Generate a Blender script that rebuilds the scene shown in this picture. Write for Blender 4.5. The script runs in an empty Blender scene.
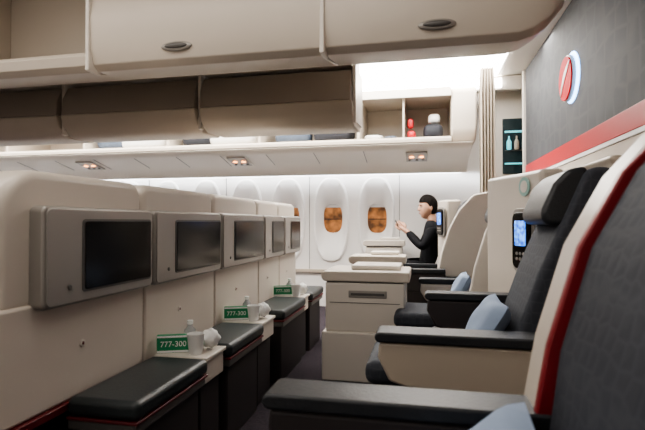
import bpy, bmesh, math, random
from mathutils import Vector, Matrix
random.seed(4)
scene=bpy.context.scene
COL=scene.collection
try: scene.view_settings.look='AgX - Medium High Contrast'
except Exception: pass

# ---------------------------------------------------------------- materials
def mat(name,c,rough=.5,metal=0,emit=None,es=0,noise=0,nscale=20,bump=0,bscale=200,c2=None,coat=0,trans=0,spec=None):
    m=bpy.data.materials.new(name); m.use_nodes=True
    nt=m.node_tree; b=nt.nodes['Principled BSDF']
    b.inputs['Base Color'].default_value=(*c,1); b.inputs['Roughness'].default_value=rough
    b.inputs['Metallic'].default_value=metal
    if spec is not None: b.inputs['Specular IOR Level'].default_value=spec
    if coat: b.inputs['Coat Weight'].default_value=coat
    if trans: b.inputs['Transmission Weight'].default_value=trans
    if emit: 
        b.inputs['Emission Color'].default_value=(*emit,1); b.inputs['Emission Strength'].default_value=es
    tc=nt.nodes.new('ShaderNodeTexCoord')
    if noise or c2:
        n=nt.nodes.new('ShaderNodeTexNoise'); n.inputs['Scale'].default_value=nscale; n.inputs['Detail'].default_value=4
        r=nt.nodes.new('ShaderNodeValToRGB')
        k=1-noise
        a=c2 if c2 else tuple(x*k for x in c)
        r.color_ramp.elements[0].color=(*a,1); r.color_ramp.elements[1].color=(*c,1)
        r.color_ramp.elements[0].position=.35; r.color_ramp.elements[1].position=.65
        nt.links.new(tc.outputs['Object'],n.inputs['Vector']); nt.links.new(n.outputs['Fac'],r.inputs['Fac'])
        nt.links.new(r.outputs['Color'],b.inputs['Base Color'])
        if emit and c2: nt.links.new(r.outputs['Color'],b.inputs['Emission Color'])
    if bump:
        n2=nt.nodes.new('ShaderNodeTexNoise'); n2.inputs['Scale'].default_value=bscale
        bp=nt.nodes.new('ShaderNodeBump'); bp.inputs['Strength'].default_value=bump; bp.inputs['Distance'].default_value=.01
        nt.links.new(tc.outputs['Object'],n2.inputs['Vector']); nt.links.new(n2.outputs['Fac'],bp.inputs['Height'])
        nt.links.new(bp.outputs['Normal'],b.inputs['Normal'])
    return m
CREAM=mat('cream_shell',(.62,.56,.49),.36,noise=.04,nscale=3)
CREAM2=mat('cream_light',(.70,.65,.585),.36,noise=.03,nscale=3)
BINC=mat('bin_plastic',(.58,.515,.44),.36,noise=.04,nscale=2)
BIN_SHADED=mat('bin_face_shaded',(.33,.285,.24),.42,noise=.06,nscale=3)  # lowered bin faces, darkened in the colour to stand in for shade
TAN=mat('tan_panel',(.48,.415,.34),.34,noise=.05,nscale=4)
WALL=mat('sidewall_white',(.82,.80,.78),.5,noise=.02,nscale=3)
LEATH=mat('black_leather',(.024,.027,.032),.42,bump=.15,bscale=120,noise=.2,nscale=8)
OTTO=mat('ottoman_leather',(.024,.031,.033),.4,bump=.12,bscale=120,noise=.2,nscale=6)
BASE=mat('dark_base',(.030,.024,.025),.6)
GREY=mat('monitor_frame_grey',(.33,.31,.285),.34,metal=.3)
GREYD=mat('grey_plastic_dark',(.10,.095,.09),.4)
SCREEN=mat('screen_glass',(.006,.005,.005),.16,spec=.35)
RED=mat('red_trim',(.50,.018,.025),.4)
LOGOR=mat('logo_red',(.55,.01,.02),.6,spec=.1,emit=(.8,.01,.02),es=.25)
RED2=mat('seat_red_edge',(.24,.014,.02),.4)
MAROON=mat('maroon_trim',(.12,.014,.018),.4)
CARPET=mat('carpet',(.036,.024,.033),.95,c2=(.016,.011,.018),nscale=60,bump=.5,bscale=400)
PILLOW=mat('pillow_blue',(.28,.36,.50),.8,bump=.15,bscale=25,noise=.08,nscale=8)
LIGHTM=mat('cove_light',(1,1,1),.5,emit=(1,.97,.92),es=14)
WLIGHT=mat('wall_light',(1,1,1),.5,emit=(.93,.96,1),es=7)
AMBL=mat('reading_lamp_glow',(1,.5,.2),.5,emit=(1,.36,.10),es=7)
AMBER=mat('hangar_outside',(.36,.145,.045),.5,emit=(1,.5,.2),es=.7,c2=(.07,.03,.012),nscale=9)
SHADE=mat('window_shade',(.66,.66,.67),.5)
GALLEY=mat('dark_glass',(.02,.035,.04),.15)
CYAN=mat('cyan_shelf_light',(.1,.4,.4),.3,emit=(.15,.6,.7),es=1.2)
CURT=mat('curtain_fabric',(.42,.36,.29),.85,noise=.1,nscale=30)
SKIN=mat('skin',(.58,.34,.24),.5)
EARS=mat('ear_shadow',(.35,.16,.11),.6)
HAIR=mat('hair_black',(.008,.006,.005),.7,spec=.15,bump=.5,bscale=120)
CLOTH=mat('black_jacket',(.010,.010,.012),.85,spec=.15,bump=.3,bscale=30)
WHITEP=mat('white_plastic',(.8,.8,.78),.3)
CLEAR=mat('clear_plastic',(.85,.88,.88),.12,trans=.6)
GREEN=mat('green_card',(.02,.25,.11),.5)
WHITE=mat('white_paint',(.85,.85,.85),.5)
HSCR=mat('handset_screen',(.10,.32,1),.3,emit=(.1,.3,1),es=2.6,c2=(.01,.05,.25),nscale=45)
BLUEG=mat('logo_backlight',(.4,.6,1),.4,emit=(.30,.55,1),es=7)
BAG=mat('bag_fabric',(.02,.022,.03),.7,noise=.3,nscale=12)
BAG2=mat('bag_blue',(.10,.13,.18),.7,noise=.3,nscale=12)
TEAL=mat('teal_disc',(.30,.50,.46),.5)

def fabric(name,c,c2,scale):
    m=bpy.data.materials.new(name); m.use_nodes=True; nt=m.node_tree; b=nt.nodes['Principled BSDF']
    b.inputs['Roughness'].default_value=.75
    tc=nt.nodes.new('ShaderNodeTexCoord'); v=nt.nodes.new('ShaderNodeTexVoronoi'); v.feature='DISTANCE_TO_EDGE'
    v.inputs['Scale'].default_value=scale; v.inputs['Randomness'].default_value=.35
    r=nt.nodes.new('ShaderNodeValToRGB'); r.color_ramp.elements[0].color=(*c2,1); r.color_ramp.elements[1].color=(*c,1)
    r.color_ramp.elements[0].position=.02; r.color_ramp.elements[1].position=.12
    nt.links.new(tc.outputs['Object'],v.inputs['Vector']); nt.links.new(v.outputs['Distance'],r.inputs['Fac'])
    nt.links.new(r.outputs['Color'],b.inputs['Base Color'])
    bp=nt.nodes.new('ShaderNodeBump'); bp.inputs['Strength'].default_value=.3; bp.inputs['Distance'].default_value=.004
    nt.links.new(v.outputs['Distance'],bp.inputs['Height']); nt.links.new(bp.outputs['Normal'],b.inputs['Normal'])
    return m
FAB=fabric('seat_fabric',(.036,.041,.054),(.048,.054,.068),26)
MURAL=fabric('mural_pattern',(.052,.054,.060),(.068,.072,.078),7)

# ---------------------------------------------------------------- helpers
def empty(name):
    e=bpy.data.objects.new(name,None); COL.objects.link(e); e.empty_display_size=.1; return e
def finish(name,bm,m,bevel=0,parent=None,seg=3,sub=0,smooth=True):
    bmesh.ops.recalc_face_normals(bm,faces=bm.faces[:])
    me=bpy.data.meshes.new(name); bm.to_mesh(me); bm.free()
    me.materials.append(m)
    for p in me.polygons: p.use_smooth=smooth
    o=bpy.data.objects.new(name,me); COL.objects.link(o)
    if bevel:
        b=o.modifiers.new('bev','BEVEL'); b.width=bevel; b.segments=seg; b.limit_method='ANGLE'; b.angle_limit=math.radians(35); b.harden_normals=True
    elif smooth and not sub:
        me.set_sharp_from_angle(angle=math.radians(40))
    if parent: o.parent=parent
    return o
def box(name,x0,x1,y0,y1,z0,z1,m,bevel=.006,parent=None,seg=3):
    bm=bmesh.new(); bmesh.ops.create_cube(bm,size=1)
    for v in bm.verts:
        v.co=Vector((x0 if v.co.x<0 else x1, y0 if v.co.y<0 else y1, z0 if v.co.z<0 else z1))
    return finish(name,bm,m,bevel,parent,seg)
def prism(name,pts,a0,a1,axis,m,bevel=.005,parent=None,seg=3):
    bm=bmesh.new()
    def mk(p,a):
        if axis=='x': return bm.verts.new((a,p[0],p[1]))
        if axis=='y': return bm.verts.new((p[0],a,p[1]))
        return bm.verts.new((p[0],p[1],a))
    A=[mk(p,a0) for p in pts]; B=[mk(p,a1) for p in pts]
    bm.faces.new(A); bm.faces.new(B[::-1])
    n=len(pts)
    for i in range(n): bm.faces.new((A[i],B[i],B[(i+1)%n],A[(i+1)%n]))
    return finish(name,bm,m,bevel,parent,seg)
def rrect(x0,x1,z0,z1,r,n=6):
    rs=r if isinstance(r,(tuple,list)) else (r,)*4   # tl,tr,br,bl
    out=[]
    for (cx,cz,a0,rr) in ((x1-rs[1],z1-rs[1],0,rs[1]),(x0+rs[0],z1-rs[0],90,rs[0]),(x0+rs[3],z0+rs[3],180,rs[3]),(x1-rs[2],z0+rs[2],270,rs[2])):
        if rr<=0: out.append((cx,cz)); continue
        for i in range(n+1):
            a=math.radians(a0+90*i/n); out.append((cx+rr*math.cos(a),cz+rr*math.sin(a)))
    return out
def lathe(name,prof,cx,cy,cz,m,parent=None,n=24):
    bm=bmesh.new(); rings=[]
    for r,z in prof:
        rings.append([bm.verts.new((cx+r*math.cos(2*math.pi*i/n),cy+r*math.sin(2*math.pi*i/n),cz+z)) for i in range(n)])
    for a,b in zip(rings,rings[1:]):
        for i in range(n): bm.faces.new((a[i],a[(i+1)%n],b[(i+1)%n],b[i]))
    bm.faces.new(rings[0]); bm.faces.new(rings[-1])
    return finish(name,bm,m,0,parent)
def ell(name,c,r,m,parent=None,rot=None,fn=None,u=24,v=16):
    bm=bmesh.new(); bmesh.ops.create_uvsphere(bm,u_segments=u,v_segments=v,radius=1)
    for q in bm.verts:
        p=q.co.copy()
        if fn: p=fn(p)
        p=Vector((p.x*r[0],p.y*r[1],p.z*r[2]))
        if rot: p=rot@p
        q.co=p+Vector(c)
    return finish(name,bm,m,0,parent)
def pillow(name,c,size,rot,m=PILLOW):
    bm=bmesh.new(); n=14
    g={}
    for s in (1,-1):
        for i in range(n+1):
            for j in range(n+1):
                x=i/n*2-1; y=j/n*2-1
                t=((1-x**4)*(1-y**4))**.5
                k=1-.08*(1-abs(x))*abs(y)-.08*(1-abs(y))*abs(x)
                edge=(i in(0,n) or j in(0,n))
                if edge and s==-1: g[(s,i,j)]=g[(1,i,j)]; continue
                w=.08*math.sin(5*x+3*y)*t
                g[(s,i,j)]=bm.verts.new((x*k*size[0]/2,y*k*size[1]/2,s*(t*(1+w))*size[2]/2))
        for i in range(n):
            for j in range(n):
                f=(g[(s,i,j)],g[(s,i+1,j)],g[(s,i+1,j+1)],g[(s,i,j+1)])
                try: bm.faces.new(f)
                except: pass
    o=finish(name,bm,m,0); 
    o.rotation_euler=rot; o.location=c
    return o

# ---------------------------------------------------------------- room shell
XL,XR=-6.5,2.4; YN,YF=-.6,5.6; ZC=2.45
box('floor',XL,XR,YN,YF+.3,-.1,0,CARPET,0)
box('ceiling',XL,XR,YN,YF+.3,ZC,ZC+.1,CREAM2,0)
box('wall_near',XL,XR,YN-.1,YN,0,ZC,WALL,0)
box('wall_left',XL-.1,XL,YN,YF+.3,0,ZC,WALL,0)
box('wall_right',XR,XR+.1,YN,YF+.3,0,ZC,WALL,0)
def wall_far():
    bm=bmesh.new(); N=64
    P=.533; xs=[-.55-P*i for i in range(0,11)]
    zhi=1.62
    def sup(cx,cz,a,b,y,e):
        out=[]
        for i in range(N):
            t=2*math.pi*i/N; c,s=math.cos(t),math.sin(t)
            out.append(bm.verts.new((cx+a*math.copysign(abs(c)**(2/e),c),y,cz+b*math.copysign(abs(s)**(2/e),s))))
        return out
    def rect(x0,x1,z0,z1,cx,cz,y):
        out=[]
        for i in range(N):
            t=2*math.pi*i/N; c,s=math.cos(t),math.sin(t)
            k=1e9
            if c>1e-6:k=min(k,(x1-cx)/c)
            if c<-1e-6:k=min(k,(x0-cx)/c)
            if s>1e-6:k=min(k,(z1-cz)/s)
            if s<-1e-6:k=min(k,(z0-cz)/s)
            out.append(bm.verts.new((cx+c*k,y,cz+s*k)))
        return out
    for cx in xs:
        cz=1.03
        R=rect(cx-P/2,cx+P/2,.42,zhi,cx,cz,YF)
        for (qx,qz) in ((cx-P/2,.42),(cx+P/2,.42),(cx-P/2,zhi),(cx+P/2,zhi)):
            v=min(R,key=lambda v:(v.co.x-qx)**2+(v.co.z-qz)**2); v.co.x=qx; v.co.z=qz
        loops=[R,sup(cx,cz,.215,.50,YF,2.6),sup(cx,cz,.205,.488,YF-.022,2.6),sup(cx,cz,.19,.47,YF-.026,2.6),sup(cx,cz+.005,.165,.36,YF+.02,2.5),
               sup(cx,cz+.01,.135,.215,YF+.075,2.6),sup(cx,cz+.012,.118,.178,YF+.085,2.8),sup(cx,cz+.012,.112,.170,YF+.12,2.8)]
        for A,B in zip(loops,loops[1:]):
            for i in range(N): bm.faces.new((A[i],A[(i+1)%N],B[(i+1)%N],B[i]))
        v=[bm.verts.new(p) for p in ((cx-P/2,YF,0),(cx+P/2,YF,0),(cx+P/2,YF,.42),(cx-P/2,YF,.42))]; bm.faces.new(v)
    x1=xs[0]+P/2; x0=xs[-1]-P/2
    for a,b in ((x1,XR),(XL,x0)):
        v=[bm.verts.new(p) for p in ((a,YF,0),(b,YF,0),(b,YF,zhi),(a,YF,zhi))]; bm.faces.new(v)
    v=[bm.verts.new(p) for p in ((XL,YF,zhi),(XR,YF,zhi),(XR,YF,ZC),(XL,YF,ZC))]; bm.faces.new(v)
    finish('wall_far',bm,WALL,0)
    for i,cx in enumerate(xs):
        w=empty('window_%d'%(i+1))
        pts=[]
        for k in range(32):
            t=2*math.pi*k/32; c,s=math.cos(t),math.sin(t)
            pts.append((cx+.113*math.copysign(abs(c)**(2/2.8),c),1.042+.171*math.copysign(abs(s)**(2/2.8),s)))
        if i in (0,1,2):
            prism('pane',pts,YF+.11,YF+.118,'y',AMBER,0,w)
            box('half_shade',cx-.105,cx+.105,YF+.098,YF+.106,1.175,1.215,SHADE,.004,w)
            box('horizon_beam',cx-.105,cx+.105,YF+.106,YF+.11,1.03,1.04,BASE,0,w)
        else:
            prism('shade',pts,YF+.10,YF+.108,'y',SHADE,0,w)
            box('shade_grip',cx-.04,cx+.04,YF+.09,YF+.102,.9,.915,SHADE,.003,w)
wall_far()
for i in range(0,5):
    box('trim_%d'%(i+1),-.286-1.066*i,-.280-1.066*i,YF-.004,YF+.001,.42,1.6,GREYD,0)
box('trim_10',XL,.8,YF-.03,YF,.40,.44,TAN,.004)

XB=.95
bh=empty('bulkhead_partition')
box('panel_lower',XB,XB+.06,YN,4.85,0,1.40,CREAM,.004,bh)
box('stripe_red',XB-.012,XB+.06,YN,4.85,1.425,1.535,RED,.003,bh)
box('stripe_white',XB-.008,XB+.06,YN,4.85,1.40,1.425,WHITE,.002,bh)
box('mural',XB-.006,XB+.06,YN,4.85,1.535,ZC,MURAL,.004,bh)
box('edge_post',XB-.03,XB+.09,4.85,4.90,0,ZC,CREAM2,.01,bh)
def disc(name,y,z,r,x0,x1,m,par,n=40,sy=1):
    pts=[(y+sy*r*math.cos(2*math.pi*i/n),z+r*math.sin(2*math.pi*i/n)) for i in range(n)]
    return prism(name,pts,x0,x1,'x',m,.002,par)
disc('sign_backlight',3.38,1.94,.165,XB-.014,XB-.007,BLUEG,bh)
disc('sign_rim',3.42,1.945,.150,XB-.035,XB-.014,GREY,bh)
disc('sign_disc',3.422,1.945,.143,XB-.042,XB-.035,LOGOR,bh)
bird=[(3.30,2.035),(3.38,2.01),(3.44,1.97),(3.49,1.90),(3.51,1.84),(3.46,1.90),(3.41,1.945),(3.36,1.98)]
prism('sign_bird',bird,XB-.047,XB-.042,'x',WHITE,0,bh)
def text(name,s,size,loc,rot,m,par=None):
    cu=bpy.data.curves.new(name,'FONT'); cu.body=s; cu.size=size; cu.extrude=.0008; cu.align_x='CENTER'; cu.align_y='CENTER'; cu.materials.append(m)
    o=bpy.data.objects.new(name,cu); COL.objects.link(o); o.location=loc; o.rotation_euler=rot
    if par:o.parent=par
    return o

gc=empty('galley_cabinet')
box('body',.72,2.0,5.30,5.56,0,ZC-.01,CREAM2,.01,gc)
box('glass',.80,1.5,5.285,5.30,1.50,2.08,GALLEY,.01,gc)
box('shelf_light',.82,1.48,5.272,5.284,1.93,1.95,CYAN,.002,gc)
box('shelf_a',.82,1.48,5.272,5.284,1.74,1.75,GREYD,.002,gc)
box('shelf_light_low',.82,1.48,5.272,5.284,1.60,1.615,CYAN,.002,gc)
for k in range(6): lathe('bottle_%d'%k,[(.02,0),(.024,.01),(.024,.08),(.008,.11),(.008,.14)],.86+.075*k,5.265,1.752,(CYAN,TAN,BAG2)[k%3],gc,12)

def curtain():
    bm=bmesh.new(); n=60; rows=[(.02,1),(.8,1),(1.6,.95),(2.2,1),(2.42,.8)]
    rr=[]
    for z,w in rows:
        rr.append([bm.verts.new((.565+.14*w*(i/n-.5)*1.0, 4.62+.03*math.sin(i/n*math.pi*10)+.01*math.sin(z*3),z)) for i in range(n+1)])
    for a,b in zip(rr,rr[1:]):
        for i in range(n): bm.faces.new((a[i],a[i+1],b[i+1],b[i]))
    o=finish('curtain',bm,CURT,0)
    s=o.modifiers.new('sol','SOLIDIFY'); s.thickness=.004
curtain()

# ---------------------------------------------------------------- centre overhead bins
def loft_bin(x0,x1,par,round_right=False):
    prof=[(2.30,1.765),(2.06,1.718),(2.0,1.712),(1.965,1.735),(1.945,1.80),(1.94,1.95),(1.98,2.2),(2.08,2.44),(2.60,2.44),(2.62,1.87)]
    bm=bmesh.new(); n=18 if round_right else 1; rings=[]
    for k in range(n+1):
        x=x0+(x1-x0)*k/n; lift=0
        if round_right:
            t=max(0,(x-(x1-.24))/.24); lift=1-math.sqrt(max(0,1-t**2)); lift*=.45
        rings.append([bm.verts.new((x,y,z+lift*(2.44-z))) for y,z in prof])
    for a,b in zip(rings,rings[1:]):
        for i in range(len(prof)): j=(i+1)%len(prof); bm.faces.new((a[i],a[j],b[j],b[i]))
    bm.faces.new(rings[0]); bm.faces.new(rings[-1])
    return finish('bin_body',bm,BINC,.006,par)
def bin_handle(x,par):
    ell('handle_plate',(x,1.948,1.785),(.075,.012,.022),GREY,par)
    ell('handle_recess',(x,1.940,1.785),(.055,.010,.013),GREYD,par)
def bin_arm(x,par): box('bin_divider',x-.010,x+.010,1.93,2.02,1.70,2.05,CREAM2,.006,par)
for (a,b,rr_) in ((-.41,.58,True),(-1.52,-.42,False),(-3.74,-2.64,False),(-4.85,-3.75,False)):
    e=empty('overhead_bin'); loft_bin(a,b,e,rr_)
    bin_handle(.05 if rr_ else (a+b)/2-.11,e)
    bin_arm(a-.004,e)
ob=empty('open_overhead_bin')
prism('tray',[(2.62,1.87),(2.06,1.718),(2.0,1.712),(1.965,1.735),(1.955,1.78),(1.97,1.80),(2.0,1.78),(2.6,1.89)],-2.62,-1.54,'x',BINC,.004,ob)
box('back',-2.62,-1.54,2.58,2.62,1.88,2.44,BINC,.004,ob)
prism('end_a',[(2.58,1.88),(2.0,1.78),(1.98,2.2),(2.08,2.44),(2.58,2.44)],-1.57,-1.54,'x',BINC,.004,ob)
prism('end_b',[(2.58,1.88),(2.0,1.78),(1.98,2.2),(2.08,2.44),(2.58,2.44)],-2.62,-2.59,'x',BINC,.004,ob)

def lowered(x0,x1):
    e=empty('lowered_overhead_bin')
    prism('face',[(3.02,1.975),(2.965,1.88),(2.955,1.765),(3.36,1.77),(3.40,1.975)],x0,x1,'x',BIN_SHADED,.008,e)
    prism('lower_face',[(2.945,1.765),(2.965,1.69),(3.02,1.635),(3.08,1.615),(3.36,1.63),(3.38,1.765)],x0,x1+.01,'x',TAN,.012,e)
    box('hinge_arm',x1+.006,x1+.028,3.0,3.05,1.63,2.02,CREAM2,.006,e)
    prism('hinge_plate',[(3.05,1.65),(3.38,1.67),(3.40,2.02),(3.05,2.02)],x1+.008,x1+.02,'x',CREAM2,.003,e)
    box('housing',x0,x1,3.0,3.40,1.995,2.44,BINC,.01,e)
lowered(-1.47,-.45); lowered(-2.54,-1.51); lowered(-3.61,-2.58); lowered(-4.68,-3.65)

# ---------------------------------------------------------------- far side bins
sb=empty('side_overhead_bins')
XE=.26
box('top',XL,XE,4.85,5.58,2.28,2.32,BINC,.006,sb)
prism('bottom',[(4.84,1.79),(4.84,1.83),(4.88,1.85),(5.54,1.82),(5.54,1.79)],XL,XE,'x',BINC,.008,sb)
box('back',XL,XE,5.55,5.585,1.84,2.28,CREAM,.002,sb)
for x in (-.66,-1.73,-2.80,-3.87,-4.94):
    box('divider',x-.015,x+.015,4.87,5.55,1.84,2.29,BINC,.004,sb)
box('mid_divider',-.215,-.195,4.90,5.55,1.84,2.29,BINC,.004,sb)
prism('end_cap',rrect(4.86,5.58,1.80,2.34,(.08,.0,.0,.12)),XE,.50,'x',BINC,.02,sb)
box('front_lip',XL,XE,4.835,4.86,2.24,2.33,CREAM2,.006,sb)
def sq(p): return Vector([math.copysign(abs(q)**.6,q) for q in p])
for k,(x,w,h,m) in enumerate(((-.13,.045,.05,RED),(.09,.10,.08,BAG),(-.52,.10,.035,WHITEP),(-.34,.07,.025,BAG2),(-.95,.22,.11,BAG),(-1.4,.2,.1,BAG2),(-2.1,.3,.12,WHITEP),(-2.5,.2,.1,BAG),(-3.2,.3,.1,WHITEP),(-3.6,.2,.12,BAG2))):
    ell('stowed_bag_%d'%k,(x,5.08,1.84+h),(w,.14,h),m,sb,fn=sq)
ell('hanging_tag',(-.14,5.05,2.02),(.03,.03,.05),RED,sb,fn=sq)
ell('white_pack',(.10,5.10,2.06),(.06,.10,.05),WHITEP,sb,fn=sq)
ps=empty('passenger_service_panel')
prism('valance',[(4.84,1.78),(4.90,1.745),(4.98,1.735),(5.30,1.66),(5.50,1.575),(5.52,1.55),(5.56,1.56),(5.56,1.785),(4.86,1.785)],XL,.46,'x',CREAM2,.006,ps)
def psu(x):
    prism('lamp_plate',[(5.02,1.724),(5.02,1.712),(5.28,1.652),(5.29,1.664)],x-.11,x+.11,'x',GREY,.003,ps)
    for dx in (-.05,.05):
        lathe('lamp',[(.022,-.006),(.026,.0),(.018,.008)],x+dx,5.14,1.684,AMBL,ps,16)
    for dx in (-.07,0,.07):
        lathe('air_nozzle',[(.012,-.008),(.016,0),(.010,.008)],x+dx,5.22,1.664,GREYD,ps,12)
for x in (-2.06,-.08,-4.0): psu(x)
for x in [-.62-.533*i for i in range(0,10)]:
    prism('seam',[(4.97,1.736),(5.30,1.659),(5.30,1.655),(4.97,1.732)],x-.003,x+.003,'x',GREYD,0,ps)
box('wall_wash_strip',XL,.4,5.565,5.59,1.555,1.575,WLIGHT,0)
box('cove_strip',XL,.75,4.98,5.02,2.335,2.44,LIGHTM,0)
box('cove_lens',XL,.70,4.15,4.95,2.432,2.446,LIGHTM,.004)
prism('ceiling_arch',[(4.97,2.44),(5.28,2.44),(5.28,2.36),(5.05,2.32)],.52,.95,'x',CREAM2,.01)

# ---------------------------------------------------------------- left monitor consoles
XC=-1.10
def console(y0,y1,first=False):
    e=empty('monitor_console'); ys=1.075 if first else y0
    zt=1.155
    box('lower_panel',XC-.38,XC-.01,ys+.006-(.1 if first else 0),y1-.004,.43,.76,CREAM,.012,e)
    prism('shell',rrect(ys+.004,y1-.004,.74,zt,((.15 if first else .05),.06,.0,.0),8),XC-.40,XC-.02,'x',CREAM,.03,e,4)
    box('trim_line',XC-.39,XC+.002,ys-(.1 if first else 0),y1,.405,.43,MAROON,.004,e)
    box('plinth',XC-.34,XC-.05,ys,y1,0,.405,BASE,.005,e)
    f0=1.172 if first else y0
    prism('monitor_frame',rrect(f0+.012,y1-.008,.742,1.048,.022),XC-.03,XC+.028,'x',GREY,.010,e)
    prism('monitor_inner',rrect(f0+.02,y1-.016,.750,1.040,.018),XC+.028,XC+.034,'x',GREY,.004,e)
    prism('bezel',rrect(f0+.165,y1-.028,.777,1.010,.014),XC+.034,XC+.037,'x',GREYD,.001,e)
    prism('screen',rrect(f0+.175,y1-.036,.785,1.002,.008),XC+.0375,XC+.0395,'x',SCREEN,0,e)
    disc('button',f0+.11,.80,.008,XC+.034,XC+.038,GREYD,e)
    disc('latch_plate',(y0+y1)/2-.05,.60,.012,XC-.012,XC-.006,CREAM2,e)
    box('latch',XC-.007,XC-.004,(y0+y1)/2-.054,(y0+y1)/2-.046,.595,.605,MAROON,.001,e)
for i,(a,b) in enumerate(((1.135,1.755),(1.755,2.42),(2.42,3.12),(3.12,3.60),(3.60,4.10))): console(a,b,i==0)
for (a,b) in ((1.20,1.66),(1.82,2.36),(2.5,3.05),(3.16,3.56)):
    e=empty('headrest_shell')
    prism('hood',rrect(a,b,.0,1.165,(.1,.1,0,0)),XC-.62,XC-.42,'x',CREAM2,.04,e,4)

def ottoman(y0,y1):
    e=empty('footrest_ottoman'); x0,x1=XC+.006,-.843
    box('cushion',x0,x1,y0,y1,.395,.455,OTTO,.022,e,4)
    box('piping',x0,x1-.004,y0+.004,y1-.004,.384,.394,MAROON,.003,e)
    box('rail',x0,x1-.01,y0+.01,y1-.01,.352,.384,GREYD,.006,e)
    box('pedestal',x0,x1-.03,y0+.03,y1-.03,0,.352,BASE,.01,e)
for (a,b) in ((1.30,1.79),(2.01,2.47),(2.84,3.40),(3.60,4.03)): ottoman(a,b)
def ledge(y0,y1):
    e=empty('side_ledge')
    box('top',XC+.006,-.86,y0,y1,.435,.452,CREAM2,.005,e)
    box('body',XC+.006,-.87,y0+.005,y1-.005,.34,.435,CREAM,.008,e)
    box('base',XC+.006,-.89,y0+.01,y1-.01,0,.34,BASE,.005,e)
for (a,b) in ((1.80,2.00),(2.48,2.72),(3.41,3.58)): ledge(a,b)
def card(x,y,z,w=.135,h=.075):
    e=empty('aircraft_info_card')
    bm=bmesh.new(); bmesh.ops.create_cube(bm,size=1)
    for v in bm.verts: v.co=Vector((v.co.x*w,v.co.y*.02,(v.co.z+.5)*h))
    finish('box',bm,GREEN,.003,e)
    text('band','777-300',.032,(0,-.0115,h*.48),(math.radians(90),0,0),WHITE,e)
    for zz in (.08,.90):
        bm=bmesh.new(); bmesh.ops.create_cube(bm,size=1)
        for v in bm.verts: v.co=Vector((v.co.x*w*.98,-.0105+v.co.y*.001,h*zz+v.co.z*.008))
        finish('stripe',bm,WHITE,0,e)
    e.location=(x,y,z); e.rotation_euler=(0,0,math.radians(22))
def clutter(x,y,z):
    card(x-.015,y-.035,z)
    e=empty('plastic_cup'); lathe('cup',[(.026,0),(.030,.03),(.036,.085),(.034,.085),(.028,.03),(.024,.004)],x+.088,y-.040,z,WHITEP,e)
    e=empty('water_bottle'); lathe('body',[(.022,0),(.025,.01),(.025,.035),(.022,.045),(.025,.055),(.024,.075),(.011,.092),(.011,.10)],x+.01,y+.06,z,CLEAR,e); lathe('cap',[(.013,.10),(.013,.115),(.010,.117)],x+.01,y+.06,z,WHITEP,e)
    e=empty('wrapped_headset'); ell('pouch',(x+.11,y+.048,z+.046),(.043,.044,.040),WHITEP,e,fn=lambda p:p*(1+.12*math.sin(7*p.x+5*p.y)*math.cos(6*p.z)))
clutter(-1.02,1.89,.452); clutter(-1.02,2.58,.452); clutter(-1.02,3.48,.452)

# ---------------------------------------------------------------- seats (facing -X)
def slant_pts(x0,z0,x1,z1,t0,t1):
    return [(x0,z0),(x0+(x1-x0)*.45,z0+(z1-z0)*.5),(x1,z1),(x1+.03,z1+.025),(x1+t1,z1+.02),(x0+t0,z0)]
def seat(x,y0,y1,shell=CREAM,top=1.2,back=None,cl=.50,shell_t=.46):
    e=empty('business_class_seat')
    prism('backrest',back or slant_pts(x,.47,x+.27,top-.03,.14,.10),y0+(.0 if back else .02),y1-(.0 if back else .02),'y',FAB,.025,e,4)
    prism('headrest',[(x+.145,.99),(x+.13,1.03),(x+.175,top-.06),(x+.225,top-.01),(x+.29,top),(x+.29,.98)],y0+.04,y1-.04,'y',LEATH,.03,e,4)
    prism('back_shell',[(x+.12,.0),(x+.15,.5),(x+.36,top-.01),(x+.34,top+.03),(x+shell_t-.02,top+.03),(x+shell_t,top-.03),(x+shell_t-.04,.6),(x+.30,0)],y0,y1,'y',shell,.02,e,4)
    box('cushion',x-cl,x+.10,y0+.02,y1-.02,.38,.47,FAB,.035,e,4)
    box('seat_base',x-cl+.04,x+.10,y0+.03,y1-.03,.06,.38,BASE,.02,e)
    box('foot',x-.3,x+.1,y0+.06,y1-.06,0,.07,GREYD,.01,e)
    return e
def wing(e,x,y0,y1,m,top=1.22,zb=.56):
    pts=[(x-.035,zb),(x+.0,.75),(x+.06,.95),(x+.14,1.10),(x+.25,top),(x+.36,top+.02),(x+.44,top),(x+.42,.6),(x+.38,zb)]
    prism('side_wing',pts,y0,y1,'y',m,.015,e,4)
def armrest(e,x0,x1,y0,y1,z,m=LEATH,side=TAN,low=.42):
    prism('armrest_pad',rrect(x0,x1,z-.035,z,(.017,.008,.008,.017)),y0,y1,'y',m,.010,e,4)
    prism('armrest_side',[(x0+.015,z-.036),(x0+.01,z-.09),(x0+.05,low+.02),(x0+.12,low),(x1,low-.02),(x1,z-.036)],y0+.008,y1-.008,'y',side,.012,e)

bk=[(.235,.47),(.235,.58),(.258,.75),(.315,.95),(.395,1.10),(.49,1.20),(.60,1.24),(.68,1.22),(.60,.9),(.42,.47)]
s=seat(.255,.46,1.035,TAN,back=bk)
wing(s,.245,1.065,1.18,CREAM,1.225)
prism('red_edge_panel',[(.208,.56),(.241,.75),(.300,.95),(.380,1.10),(.487,1.213),(.60,1.25),(.68,1.24),(.66,.8),(.60,.56)],1.038,1.064,'y',RED2,.006,s)
armrest(s,-.36,.26,1.03,1.15,.615,LEATH,BASE,.40)
box('armrest_pedestal',-.28,.26,1.05,1.13,0,.41,BASE,.02,s)
pillow('blue_pillow',(.085,.83,.54),(.30,.36,.12),(0,math.radians(-45),0))

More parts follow.
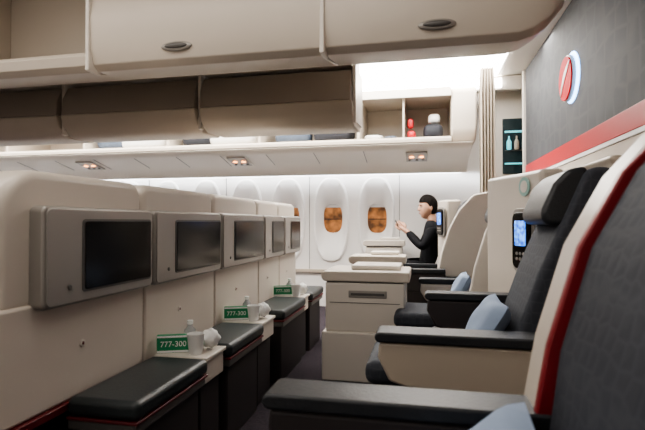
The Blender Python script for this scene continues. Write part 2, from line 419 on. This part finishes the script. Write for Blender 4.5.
s=seat(.275,1.80,2.24,TAN)
armrest(s,-.17,.44,1.66,1.785,.62,LEATH,TAN,.43)
box('armrest_pedestal',-.02,.40,1.70,1.78,0,.42,BASE,.02,s)
pillow('blue_pillow',(.235,2.0,.59),(.24,.34,.10),(0,math.radians(-60),0))
dv=empty('privacy_divider')
prism('panel',[(.50,2.26),(.46,2.40),(.40,2.56),(.33,2.74),(.36,2.77),(.60,2.77),(.60,2.26)],.5,1.235,'z',CREAM,.03,dv,4)
box('base',.44,.60,2.28,2.74,0,.5,BASE,.01,dv)
armrest(dv,.0,.42,2.40,2.50,.655,LEATH,BASE,.47)
box('armrest_base',.03,.42,2.41,2.49,0,.48,BASE,.02,dv)
def handset(x,y,z,ang,k=1,par=None):
    e=empty('seat_handset'); 
    def b(nm,w,h,d0,d1,m,r,zz=0):
        prism(nm,rrect(-w/2,w/2,-h/2+zz,h/2+zz,r),d0,d1,'y',m,.003,e)
    b('dock',.135*k,.27*k,-.008,.006,GREY,.03*k)
    b('body',.11*k,.235*k,-.022,-.008,SCREEN,.03*k)
    b('screen',.07*k,.105*k,-.026,-.022,HSCR,.006*k,.03*k)
    for i in range(3):
        for j in range(2):
            o=lathe('key_%d%d'%(i,j),[(.007*k,0),(.006*k,.004)],0,0,0,GREY,e,10)
            o.rotation_euler=(math.radians(90),0,0); o.location=((i-1)*.022*k,-.022,(-.055-.022*j)*k)
    e.location=(x,y,z); e.rotation_euler=(0,0,math.radians(ang))
    if par: e.parent=par
handset(.450,2.36,.915,-64,1.1,dv)
em=empty('round_emblem'); em.parent=dv
for nm,r,a0,m in (('disc',.045,0,TEAL),('ring',.028,.002,CREAM2)):
    o=lathe(nm,[(r,0),(r,.003+a0)],0,0,0,m,em,24); o.rotation_euler=(math.radians(90),0,0)
em.location=(.457,2.385,1.165); em.rotation_euler=(0,0,math.radians(-70))

s=seat(.24,2.82,3.28,CREAM2,cl=.42)
armrest(s,-.04,.3,3.30,3.40,.62,LEATH,CREAM,.45)
wing(s,.27,2.785,2.82,CREAM2)
pillow('blue_pillow',(.21,3.0,.61),(.18,.24,.08),(0,math.radians(-62),0))

def ctr_console(x0,x1,y0,y1,zt,drawer=True):
    e=empty('seat_console')
    box('lower_body',x0+.0,x1-.16,y0-.02,y1,0,zt-.38,CREAM2,.012,e)
    box('lower_back',x1-.18,x1-.05,y0+.06,y1,0,zt-.38,TAN,.012,e)
    box('upper_body',x0+.02,x1-.02,y0,y1,zt-.385,zt-.07,CREAM2,.015,e)
    prism('top_slab',rrect(x0-.005,x1+.01,zt-.065,zt,(.03,.012,.012,.03)),y0-.015,y1,'y',CREAM,.01,e)
    box('reveal',x0+.03,x1-.03,y0+.008,y1-.01,zt-.072,zt-.062,GREYD,.001,e)
    if drawer:
        box('handle_plate',x0+.17,x1-.13,y0-.006,y0+.004,zt-.165,zt-.12,GREY,.006,e)
        box('handle_slot',x0+.185,x1-.145,y0-.009,y0-.005,zt-.150,zt-.135,GREYD,.003,e)
        box('drawer_gap',x0+.05,x1-.05,y0-.002,y0+.002,zt-.20,zt-.196,GREYD,0,e)
    box('tray_top',x0+.17,x1-.05,y0+.10,y1-.02,zt-.0,zt+.03,CREAM2,.01,e)
    return e
ctr_console(-.64,-.10,3.0,3.40,.69)
ctr_console(-.62,-.16,3.98,4.25,.72)
ctr_console(-.66,-.22,5.27,5.50,.80,False)

s=seat(.36,3.44,3.84,CREAM2,cl=.3)
s=seat(.12,4.0,4.42,CREAM2,top=1.2)
wing(s,.13,3.965,4.0,CREAM2)
armrest(s,-.22,.16,3.86,3.95,.63,LEATH,BASE,.45); box('armrest_base',-.18,.14,3.87,3.94,0,.46,BASE,.02,s)
dv=empty('privacy_divider')
prism('panel',[(.20,4.44),(.14,4.58),(.12,4.68),(.30,4.68),(.32,4.44)],.45,1.2,'z',CREAM,.02,dv,4)
box('base',.16,.28,4.46,4.66,0,.45,BASE,.01,dv)
handset(.150,4.50,1.0,-66,1.0,dv)
s=seat(.16,4.76,5.24,CREAM,top=1.2)
armrest(s,-.28,.12,4.71,4.75,.60,LEATH,BASE,.45)

# ---------------------------------------------------------------- passenger
pa=empty('seated_passenger')
def skinmesh(name,verts,edges,radii,m,par,sub=2,root=0):
    me=bpy.data.meshes.new(name); me.from_pydata([Vector(v) for v in verts],edges,[]); me.materials.append(m)
    o=bpy.data.objects.new(name,me); COL.objects.link(o); o.parent=par
    md=o.modifiers.new('skin','SKIN'); md.use_smooth_shade=True
    sv=me.skin_vertices[0].data
    for i,r in enumerate(radii): sv[i].radius=r if isinstance(r,tuple) else (r,r); sv[i].use_root=(i==root)
    sm=o.modifiers.new('sub','SUBSURF'); sm.levels=sub; sm.render_levels=sub
    return o
PY=4.99
V=[(.03,PY,.54),(.05,PY,.68),(.075,PY,.82),(.085,PY,.92),(.080,PY,1.025),
   (.075,PY-.165,.935),(-.02,PY-.225,.74),(-.17,PY-.10,.90),
   (.075,PY+.165,.935),(-.03,PY+.205,.75),(-.17,PY+.06,.90),
   (.0,PY-.10,.54),(-.40,PY-.12,.56),(-.42,PY-.12,.30),(-.40,PY-.12,.10),(-.52,PY-.12,.05),
   (.0,PY+.10,.54),(-.40,PY+.12,.56),(-.42,PY+.12,.30),(-.40,PY+.12,.10),(-.52,PY+.12,.05)]
E=[(0,1),(1,2),(2,3),(3,4),(3,5),(5,6),(6,7),(3,8),(8,9),(9,10),(0,11),(11,12),(12,13),(13,14),(14,15),(0,16),(16,17),(17,18),(18,19),(19,20)]
R=[(.13,.11),(.125,.10),(.13,.105),(.115,.09),.062,.066,.05,.036,.066,.05,.036,.085,.06,.05,.038,.035,.085,.06,.05,.038,.035]
skinmesh('clothed_body',V,E,R,CLOTH,pa)
skinmesh('neck',[(.085,PY,.93),(.072,PY,1.03),(.05,PY,1.12)],[(0,1),(1,2)],[.056,.052,.050],SKIN,pa,2)
HR=Matrix.Rotation(math.radians(180+18),3,'Z')@Matrix.Rotation(math.radians(4),3,'Y')
HC=Vector((.035,PY,1.148))
def hd(p): return HC+HR@Vector(p)
def face(p):
    X0,y0,z=p; x,y=X0,y0
    if z<0:
        y*=1+.28*z
        if x>0:
            t=min(1,-z*1.6); x=x*(1-t)+(x**.62)*t*.98
            x+=.07*(-z)*min(1,X0*2)
        else: x*=1+.40*z
    if X0>0.2:
        w=math.exp(-(y0/.5)**2)
        x+=.04*math.exp(-((z-.24)/.1)**2)*w
        nz=max(0,1-(z+.16)/.34) if z>-.16 else math.exp(-((z+.16)/.07)**2)
        x+=.30*nz*math.exp(-(y0/.17)**2)
        x+=.07*math.exp(-((z+.40)/.05)**2)*math.exp(-(y0/.28)**2)
        x+=.05*math.exp(-((z+.53)/.05)**2)*math.exp(-(y0/.26)**2)
        x+=.07*math.exp(-((z+.78)/.10)**2)*math.exp(-(y0/.25)**2)
        for sg in (-1,1): x-=.07*math.exp(-((z-.06)/.09)**2)*math.exp(-((y0-sg*.38)/.15)**2)
    return Vector((x,y,z))
ell('head',HC,(.090,.074,.118),SKIN,pa,rot=HR,fn=face,u=72,v=60)
def hair(p):
    x,y,z=p
    if x>.40: lim=.42
    elif x>.10: lim=.42-(.40-x)*1.2
    elif x>-.10: lim=-.15
    else: lim=-.58
    f=1+.02*math.sin(31*x+13*y+7*z)+.018*math.sin(23*y-17*x)
    if z<lim:
        k=max(0,1-(lim-z)/.14); kk=.60+.37*k
        return Vector((x*kk,y*kk,z*(.8+.2*k)))
    if z<0: f*=1+.12*z
    top=max(0,z-.3)
    return Vector((x*f+.16*top*max(0,x),y*f,z*(1.0+.05*f)+.16*top*max(0,x+.3)))
ell('hair',HC+Vector((.005,0,.003)),(.100,.081,.121),HAIR,pa,rot=HR,fn=hair,u=96,v=72)
for sg in (-1,1):
    ell('ear',hd((-.006,sg*.078,-.010)),(.014,.008,.024),SKIN,pa,rot=HR,u=16,v=12)
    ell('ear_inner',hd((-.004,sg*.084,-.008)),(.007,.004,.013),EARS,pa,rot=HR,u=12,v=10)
    ell('eye',hd((.077,sg*.028,.006)),(.008,.011,.006),WHITE,pa,rot=HR,u=12,v=8)
    ell('iris',hd((.083,sg*.029,.006)),(.004,.006,.006),HAIR,pa,rot=HR,u=10,v=8)
    ell('brow',hd((.084,sg*.032,.026)),(.007,.018,.004),HAIR,pa,rot=HR,u=12,v=8)
MOUTH=mat('lips',(.45,.17,.14),.5)
ell('mouth',hd((.094,0,-.053)),(.006,.020,.005),MOUTH,pa,rot=HR,u=12,v=8)
def hand(wx,wy,wz,sg,name):
    w=Vector((wx,wy,wz)); d=Vector((-.75,-sg*.22,.62)).normalized()
    side=Vector((.5,0,.8)); side=(side-side.dot(d)*d).normalized()
    palm=w+d*.085
    inward=Vector((0,-sg,0))
    vs=[w-d*.05,w,w+d*.045,palm]
    skinmesh(name+'_palm',vs,[(0,1),(1,2),(2,3)],[(.028,.026),(.030,.026),(.046,.022),(.044,.020)],SKIN,pa,2)
    for i,(off,L) in enumerate(((.030,.075),(.010,.084),(-.010,.078),(-.029,.060))):
        b=palm-d*.035+side*off*.8
        p0=palm+side*off-d*.004
        p1=p0+d*L*.42+inward*.006; p2=p1+d*L*.25+inward*L*.26; p3=p2+inward*L*.30-d*L*.05
        skinmesh(name+'_finger_%d'%(i+1),[b,p0,p1,p2,p3],[(0,1),(1,2),(2,3),(3,4)],[.012,.0125,.0115,.0105,.0095],SKIN,pa,1)
    b=w+d*.03+side*.012
    skinmesh(name+'_thumb',[b,b+side*.026+d*.018+inward*.010,b+side*.032+d*.044+inward*.022,b+side*.032+d*.064+inward*.034],[(0,1),(1,2),(2,3)],[.015,.014,.012,.010],SKIN,pa,1)
hand(-.18,PY-.085,.905,-1,'hand_near'); hand(-.18,PY+.045,.905,1,'hand_far')
ph=box('phone',-.004,.004,-.075,.075,-.036,.036,SCREEN,.003)
ph.parent=pa; ph.location=(-.275,PY-.02,.985); ph.rotation_euler=(0,math.radians(-25),0)

# ---------------------------------------------------------------- lights
def area(name,loc,rot,sx,sy,e,c=(1,1,1)):
    l=bpy.data.lights.new(name,'AREA'); l.shape='RECTANGLE'; l.size=sx; l.size_y=sy; l.energy=e; l.color=c
    o=bpy.data.objects.new(name,l); COL.objects.link(o); o.location=loc; o.rotation_euler=rot; return o
area('ceiling_light_far_aisle',(-2.2,4.0,2.42),(0,0,0),7,.3,84,(1,.96,.90))
area('ceiling_light_near_aisle',(-2.6,1.1,2.42),(0,0,0),5.6,.5,44,(1,.93,.85))
area('ceiling_light_near_wall',(-2.2,-.2,2.35),(math.radians(25),0,0),4.6,.3,22,(1,.94,.87))
area('wall_wash_light',(-2.8,5.5,1.54),(math.radians(22),0,0),7,.04,17,(.92,.96,1))
w=bpy.data.worlds.new('world'); scene.world=w; w.use_nodes=True
w.node_tree.nodes['Background'].inputs[0].default_value=(.5,.5,.55,1); w.node_tree.nodes['Background'].inputs[1].default_value=.2

# ---------------------------------------------------------------- camera
cd=bpy.data.cameras.new('camera'); cam=bpy.data.objects.new('camera',cd); COL.objects.link(cam)
cd.sensor_width=36; cd.lens=36*480/645; cam.location=(0,0,1.0)
cam.rotation_euler=(math.radians(90.84),0,math.radians(12)); cd.clip_start=.02
cd.dof.use_dof=True; cd.dof.focus_distance=2.8; cd.dof.aperture_fstop=3.2
scene.camera=cam
